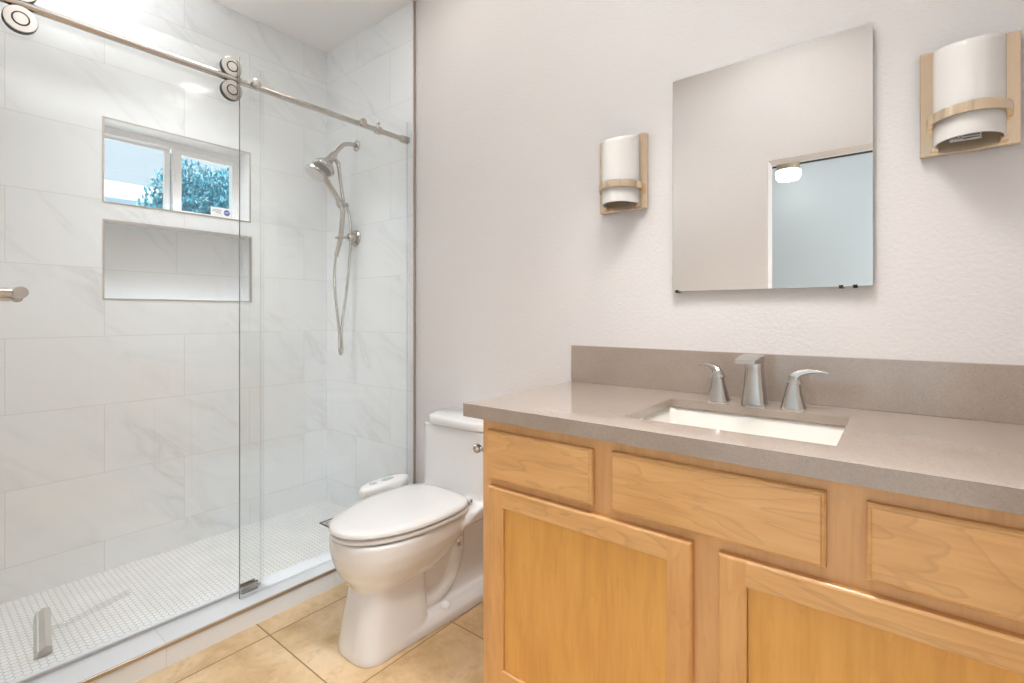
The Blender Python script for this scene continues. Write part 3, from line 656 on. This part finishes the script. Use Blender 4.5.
# wash-seat control pod on the shower side of the seat
b = BM()
def pod(z, k): return [Vector((TX - 0.272 + 0.042 * k * math.cos(2 * PI * i / 28), -0.335 + 0.125 * k * math.copysign(abs(math.sin(2 * PI * i / 28)) ** 0.8, math.sin(2 * PI * i / 28)), z + 0.0)) for i in range(28)]
loft(b, [pod(0.392, 0.82), pod(0.402, 0.97), pod(0.430, 1.0), pod(0.442, 0.94), pod(0.447, 0.80)]); bx(b, TX - 0.25, TX - 0.16, -0.32, -0.27, 0.402, 0.416, 0.003)
cp = obj('control_pod', b, M['white'], to, None, 50)
b = BM(); loft(b, [[Vector((TX - 0.274 + 0.013 * math.cos(2 * PI * i / 20), -0.32 + s_ + 0.032 * math.sin(2 * PI * i / 20), z)) for i in range(20)] for s_, z in ((0, 0.4465), (0, 0.4488))])
loft(b, [[Vector((TX - 0.274 + 0.012 * math.cos(2 * PI * i / 20), -0.395 + 0.018 * math.sin(2 * PI * i / 20), z)) for i in range(20)] for z in (0.4465, 0.4488)])
obj('control_button', b, M['teal'], cp)

# ------------------------------------------------------------------ vanity
VF = -0.60
van = root('vanity_cabinet', 'honey maple vanity cabinet with drawers and panelled doors under grey countertop', 'vanity', (-0.31, -0.3, 0))
b = BM(); holed(b, lambda u, v, d: (u, d, v), -0.9355, 0.315, 0.10, 0.8623, [(-0.87, -0.345, 0.15, 0.66), (-0.275, 0.25, 0.15, 0.66), (-0.88, -0.60, 0.715, 0.815), (-0.02, 0.26, 0.715, 0.815)], VF, VF + 0.02); obj('face_frame', b, M['frame'], van, None, 0)
b = BM(); bx(b, -0.9355, -0.9175, VF + 0.02, -0.003, 0.0, 0.8623); obj('side_panel', b, M['panel'], van, None, 0)
b = BM(); bx(b, 0.297, 0.315, VF + 0.02, -0.003, 0.0, 0.8623); obj('side_panel', b, M['panel'], van, None, 0)
b = BM(); bx(b, -0.9175, 0.297, VF + 0.09, VF + 0.108, 0.0, 0.10); obj('toe_kick', b, M['frame'], van, None, 0)
b = BM(); bx(b, -0.9175, 0.297, -0.021, -0.003, 0.0, 0.8623); obj('back_panel', b, M['panel'], van, None, 0)
b = BM(); bx(b, -0.9175, 0.297, VF + 0.02, -0.021, 0.10, 0.118); obj('cabinet_bottom', b, M['panel'], van, None, 0)
def slab(nm, x0, x1, z0, z1, mat):
    b = BM(); y = VF - 0.0005
    def rc(i, yy): return [Vector(p) for p in ((x0 + i, yy, z0 + i), (x1 - i, yy, z0 + i), (x1 - i, yy, z1 - i), (x0 + i, yy, z1 - i))]
    loft(b, [rc(0.0, y), rc(0.0, y - 0.011), rc(0.003, y - 0.0145), rc(0.0055, y - 0.015), rc(0.008, y - 0.019)])
    return obj(nm, b, mat, van, None, 0)
slab('drawer', -0.912, -0.577, 0.699, 0.834, M['mapleH'])
slab('false_drawer_front', -0.5275, -0.1055, 0.700, 0.838, M['mapleH'])
slab('drawer', -0.0465, 0.281, 0.700, 0.834, M['mapleH'])
def door(x0, x1, z0, z1):
    y = VF - 0.0005; sw, rw = 0.054, 0.052
    b = BM()
    holed(b, lambda u, v, d: (u, d, v), x0, x1, z0, z1, [(x0 + sw, x1 - sw, z0 + rw, z1 - rw)], y, y - 0.019)
    b.normal_update()
    es = [e for e in b.edges if all(abs(v.co.y - (y - 0.019)) < 1e-6 for v in e.verts) and abs(e.calc_face_angle(0)) > 0.5]
    outer = [e for e in es if all(min(v.co.x - x0, x1 - v.co.x) < 1e-5 for v in e.verts) or all(min(v.co.z - z0, z1 - v.co.z) < 1e-5 for v in e.verts)]
    inner = [e for e in es if e not in outer]
    bmesh.ops.bevel(b, geom=outer, offset=0.005, segments=2, affect='EDGES', profile=0.35)
    bmesh.ops.bevel(b, geom=[e for e in inner if e.is_valid], offset=0.003, segments=2, affect='EDGES', profile=0.5)
    for f in b.faces:                                   # rails run between the stiles with horizontal grain
        c = f.calc_center_median()
        if x0 + sw - 0.001 < c.x < x1 - sw + 0.001 and (c.z > z1 - rw - 0.001 or c.z < z0 + rw + 0.001): f.material_index = 1
    d = obj('door', b, [M['mapleV'], M['mapleH']], van, None, 0)
    b = BM(); bx(b, x0 + sw + 0.001, x1 - sw - 0.001, y - 0.0115, y - 0.004, z0 + rw + 0.001, z1 - rw - 0.001); obj('door_panel', b, M['panel'], d, None, 0)
door(-0.902, -0.3415, 0.135, 0.681)
door(-0.289, 0.271, 0.135, 0.677)

ct = root('countertop', 'warm grey speckled quartz countertop with backsplash and sink cutout', 'countertop', (-0.31, -0.3, 0.8625))
SK = (-0.547, -0.099, -0.509, -0.178)
b = BM(); holed(b, lambda u, v, d: (u, v, d), -0.993, XE - 0.001, -0.623, -0.001, [SK], 0.878, 0.90)
bx(b, -0.993, XE - 0.001, -0.623, -0.585, 0.8625, 0.878); bx(b, -0.993, -0.955, -0.585, -0.001, 0.8625, 0.878); obj('counter_slab', b, M['quartz'], ct, None, 0)
b = BM(); bx(b, -0.998, XE - 0.001, -0.0205, -0.001, 0.9001, 1.0375, 0.0008, 1); obj('backsplash', b, M['quartz'], ct, None, 0)
si = root('undermount_sink', 'cream rectangular undermount sink set in the countertop', 'sink', (-0.323, -0.343, 0.72))
b = BM(); x0, x1, y0, y1 = SK
e = 0.008
loft(b, [rrect(x0 - 0.03, x1 + 0.03, y0 - 0.03, y1 + 0.03, 0.8775, 0.03), rrect(x0 - e, x1 + e, y0 - e, y1 + e, 0.8775, 0.018), rrect(x0 - e + 0.004, x1 + e - 0.004, y0 - e + 0.004, y1 + e - 0.004, 0.873, 0.018),
         rrect(x0 + 0.01, x1 - 0.01, y0 + 0.008, y1 - 0.008, 0.79, 0.03), rrect(x0 + 0.03, x1 - 0.03, y0 + 0.025, y1 - 0.025, 0.748, 0.04), rrect(x0 + 0.08, x1 - 0.08, y0 + 0.07, y1 - 0.07, 0.741, 0.05)], False, True)
obj('basin', b, M['sink'], si, None, 50)
b = BM(); lathe(b, (-0.323, -0.343, 0.7405), (0, 0, 1), [(0.030, 0), (0.030, 0.003), (0.024, 0.005), (0.010, 0.004)], 28); obj('drain_stopper', b, M['nickel'], si)

# ------------------------------------------------------------------ faucet
fa = root('widespread_faucet', 'brushed nickel widespread faucet with two curved lever handles behind the sink', 'faucet', (-0.334, -0.112, 0.90))
FX = -0.331
def sq_(cx, cy, hx, hy, z, r=0.35, n=5):
    return rrect(cx - hx, cx + hx, cy - hy, cy + hy, z, r * min(hx, hy) * 2 * 0.9, n)
b = BM()
loft(b, [sq_(FX, -0.108, 0.0335, 0.028, 0.9002), sq_(FX, -0.108, 0.0325, 0.0275, 0.905), sq_(FX, -0.107, 0.027, 0.025, 0.95), sq_(FX, -0.107, 0.0235, 0.024, 1.00), sq_(FX, -0.108, 0.0225, 0.026, 1.030), sq_(FX, -0.108, 0.021, 0.025, 1.040)])
# flat waterfall spout running forward from the top
secs = []
for y, hw, zt, th in ((-0.090, 0.0225, 1.0400, 0.020), (-0.13, 0.0225, 1.0435, 0.026), (-0.165, 0.0245, 1.0420, 0.022), (-0.20, 0.0255, 1.0380, 0.016), (-0.222, 0.0255, 1.0345, 0.012)):
    secs.append([Vector((FX + u * hw, y, zt - th / 2 + v * th / 2)) for u, v in ((-1, -0.6), (-0.9, -1), (0.9, -1), (1, -0.6), (1, 0.6), (0.9, 1), (-0.9, 1), (-1, 0.6))])
loft(b, secs); obj('spout', b, M['nickel'], fa)
for s in (-1, 1):
    hx = FX + s * 0.099; ly = 0.035 if s < 0 else 0.0; lk = 0.82 if s < 0 else 1.0
    b = BM()
    loft(b, [sq_(hx, -0.110, 0.031, 0.027, 0.9002), sq_(hx, -0.110, 0.029, 0.026, 0.906), sq_(hx - s * 0.0005, -0.109, 0.020, 0.020, 0.940), sq_(hx + s * 0.001, -0.108, 0.0155, 0.0165, 0.968)])
    hb = obj('handle', b, M['nickel'], fa)
    b = BM(); pts = spline([(hx + s * 0.001, -0.108, 0.968), (hx + s * 0.003, -0.108, 0.982), (hx + s * 0.014 * lk, -0.108 + ly * 0.15, 0.994), (hx + s * 0.036 * lk, -0.108 + ly * 0.42, 1.0015), (hx + s * 0.062 * lk, -0.108 + ly * 0.75, 1.0025), (hx + s * 0.082 * lk, -0.108 + ly, 1.0005)], 5)
    secs = []
    for i, p in enumerate(pts):
        t = i / (len(pts) - 1); d = (pts[min(i + 1, len(pts) - 1)] - pts[max(i - 1, 0)]).normalized(); nrm = Vector((-d.z, 0, d.x)) * 1.0
        th = 0.0150 * (1 - t) ** 1.6 + 0.0030; wy = 0.0165 * (1 - t) + 0.0090 * t
        secs.append([p + nrm * th * v + Vector((0, wy * u, 0)) for u, v in ((-1, -0.5), (-0.7, -1), (0.7, -1), (1, -0.5), (1, 0.5), (0.7, 1), (-0.7, 1), (-1, 0.5))])
    loft(b, secs); obj('lever', b, M['nickel'], hb)
    b = BM(); loft(b, [sq_(hx + s * 0.001, -0.108, 0.0158, 0.0168, 0.967), sq_(hx + s * 0.001, -0.108, 0.0158, 0.0168, 0.9685)]); obj('seam', b, M['trim'], hb)

# hook post on the side of the vanity, above the toilet
hk = root('hook_post', 'small round nickel knob post on the left side of the vanity', 'hook', (-0.936, -0.583, 0.765))
b = BM(); lathe(b, (-0.936, -0.583, 0.765), (-1, 0, -0.03), [(0.014, 0), (0.014, 0.004), (0.006, 0.007), (0.0055, 0.026), (0.011, 0.030), (0.0135, 0.036), (0.0135, 0.042), (0.010, 0.045)], 28); obj('post', b, M['nickel'], hk)

# ------------------------------------------------------------------ mirror
mi = root('wall_mirror', 'frameless rectangular mirror above the sink between two sconces', 'mirror', (-0.33, 0, 1.586))
b = BM()
MX0, MX1, MZ0, MZ1 = -0.6018, -0.0591, 1.2336, 1.938
def mr(i, y): return [Vector(p) for p in ((MX0 + i, y, MZ0 + i), (MX1 - i, y, MZ0 + i), (MX1 - i, y, MZ1 - i), (MX0 + i, y, MZ1 - i))]
loft(b, [mr(0, -0.016), mr(0, -0.0197), mr(0.0006, -0.020)]); obj('mirror_glass', b, M['mirror'], mi, None, 0)
b = BM(); bx(b, MX0 + 0.004, MX1 - 0.004, -0.0158, -0.0005, MZ0 + 0.004, MZ1 - 0.004); obj('mirror_backing', b, M['backing'], mi, None, 0)
for x in (-0.587, -0.13, -0.098):
    b = BM(); bx(b, x - 0.005, x + 0.005, -0.0225, -0.001, MZ0 - 0.005, MZ0 - 0.0003); bx(b, x - 0.005, x + 0.005, -0.0225, -0.0203, MZ0 - 0.004, MZ0 + 0.004); obj('mirror_clip', b, M['dark'], mi, None, 0)

# ------------------------------------------------------------------ sconces
def sconce(cx, z0, label, sticker):
    r = root('wall_sconce', label, 'wall sconce', (cx, 0, z0), 'wall sconces beside the mirror')
    hw, H = 0.0905, 0.262
    b = BM(); bx(b, cx - hw, cx + hw, -0.020, -0.0005, z0, z0 + H, 0.0012, 1); obj('backplate', b, M['nickelg'], r, None, 0)
    rx, ry = 0.066, 0.088; n = 28
    def arc(a, b_, z, yb=-0.0215): return [Vector((cx - a * math.cos(PI * i / n), yb - b_ * math.sin(PI * i / n), z)) for i in range(n + 1)]
    b = BM(); sh0, sh1 = z0 + 0.018, z0 + 0.2615
    rings = [arc(rx - 0.004, ry - 0.004, sh0), arc(rx, ry, sh0), arc(rx, ry, sh1 - 0.012), arc(rx - 0.0015, ry - 0.0015, sh1 - 0.004), arc(rx - 0.006, ry - 0.005, sh1), arc(rx - 0.009, ry - 0.008, sh1 - 0.003), arc(rx - 0.004, ry - 0.004, sh0)]
    for r_ in rings[2:6]:                               # the top rim slopes down towards the front
        for p_ in r_: p_.z -= 0.025 * (-0.0215 - p_.y) / ry
    loft(b, rings, False, False, False); obj('glass_shade', b, M['shade'], r)
    b = BM(); bz = z0 + 0.067; bh = 0.023
    loft(b, [arc(rx + 0.001, ry + 0.001, bz), arc(rx + 0.012, ry + 0.009, bz), arc(rx + 0.012, ry + 0.009, bz + bh), arc(rx + 0.001, ry + 0.001, bz + bh), arc(rx + 0.001, ry + 0.001, bz)], False, False, False); obj('metal_band', b, M['nickelg'], r)
    for s in (-1, 1):
        b = BM(); bx(b, cx + s * 0.062 - 0.007, cx + s * 0.062 + 0.007, -0.036, -0.0202, z0 + 0.008, z0 + 0.020, 0.001, 1); obj('shade_tab', b, M['nickelg'], r, None, 0)
    b = BM(); cyl(b, (cx, -0.060, z0 + 0.13), (cx, -0.060, z0 + 0.18), 0.014, 20); bx(b, cx - 0.012, cx + 0.012, -0.06, -0.0202, z0 + 0.12, z0 + 0.135); sk = obj('lamp_socket', b, M['white'], r)
    b = BM(); lathe(b, (cx, -0.060, z0 + 0.18), (0, 0, 1), [(0.012, 0), (0.018, 0.02), (0.02, 0.04), (0.012, 0.058), (0.002, 0.062)], 20); obj('bulb', b, M['white'], sk)
    if sticker:
        b = BM(); bx(b, cx - 0.034, cx + 0.024, -0.0212, -0.0202, z0 + 0.026, z0 + 0.043); s = obj('rating_label', b, M['paper'], r, None, 0)
        MT = Matrix(((1, 0, 0, 0), (0, 0, -1, 0), (0, 1, 0, 0), (0, 0, 0, 1)))
        text_mesh('MAX', 0.011, 'label_lettering', M['inkb'], s, Matrix.Translation((cx - 0.022, -0.0215, z0 + 0.0345)) @ MT)
        b = BM()
        for k in range(2): bx(b, cx - 0.009, cx + 0.021, -0.0214, -0.0212, z0 + 0.0295 + 0.0065 * k, z0 + 0.0330 + 0.0065 * k)
        obj('label_print', b, M['ink'], s, None, 0)
sconce(-0.785, 1.5275, 'half-round white glass wall sconce with metal band left of the mirror', False)
sconce(0.128, 1.5555, 'half-round white glass wall sconce with small label right of the mirror', True)
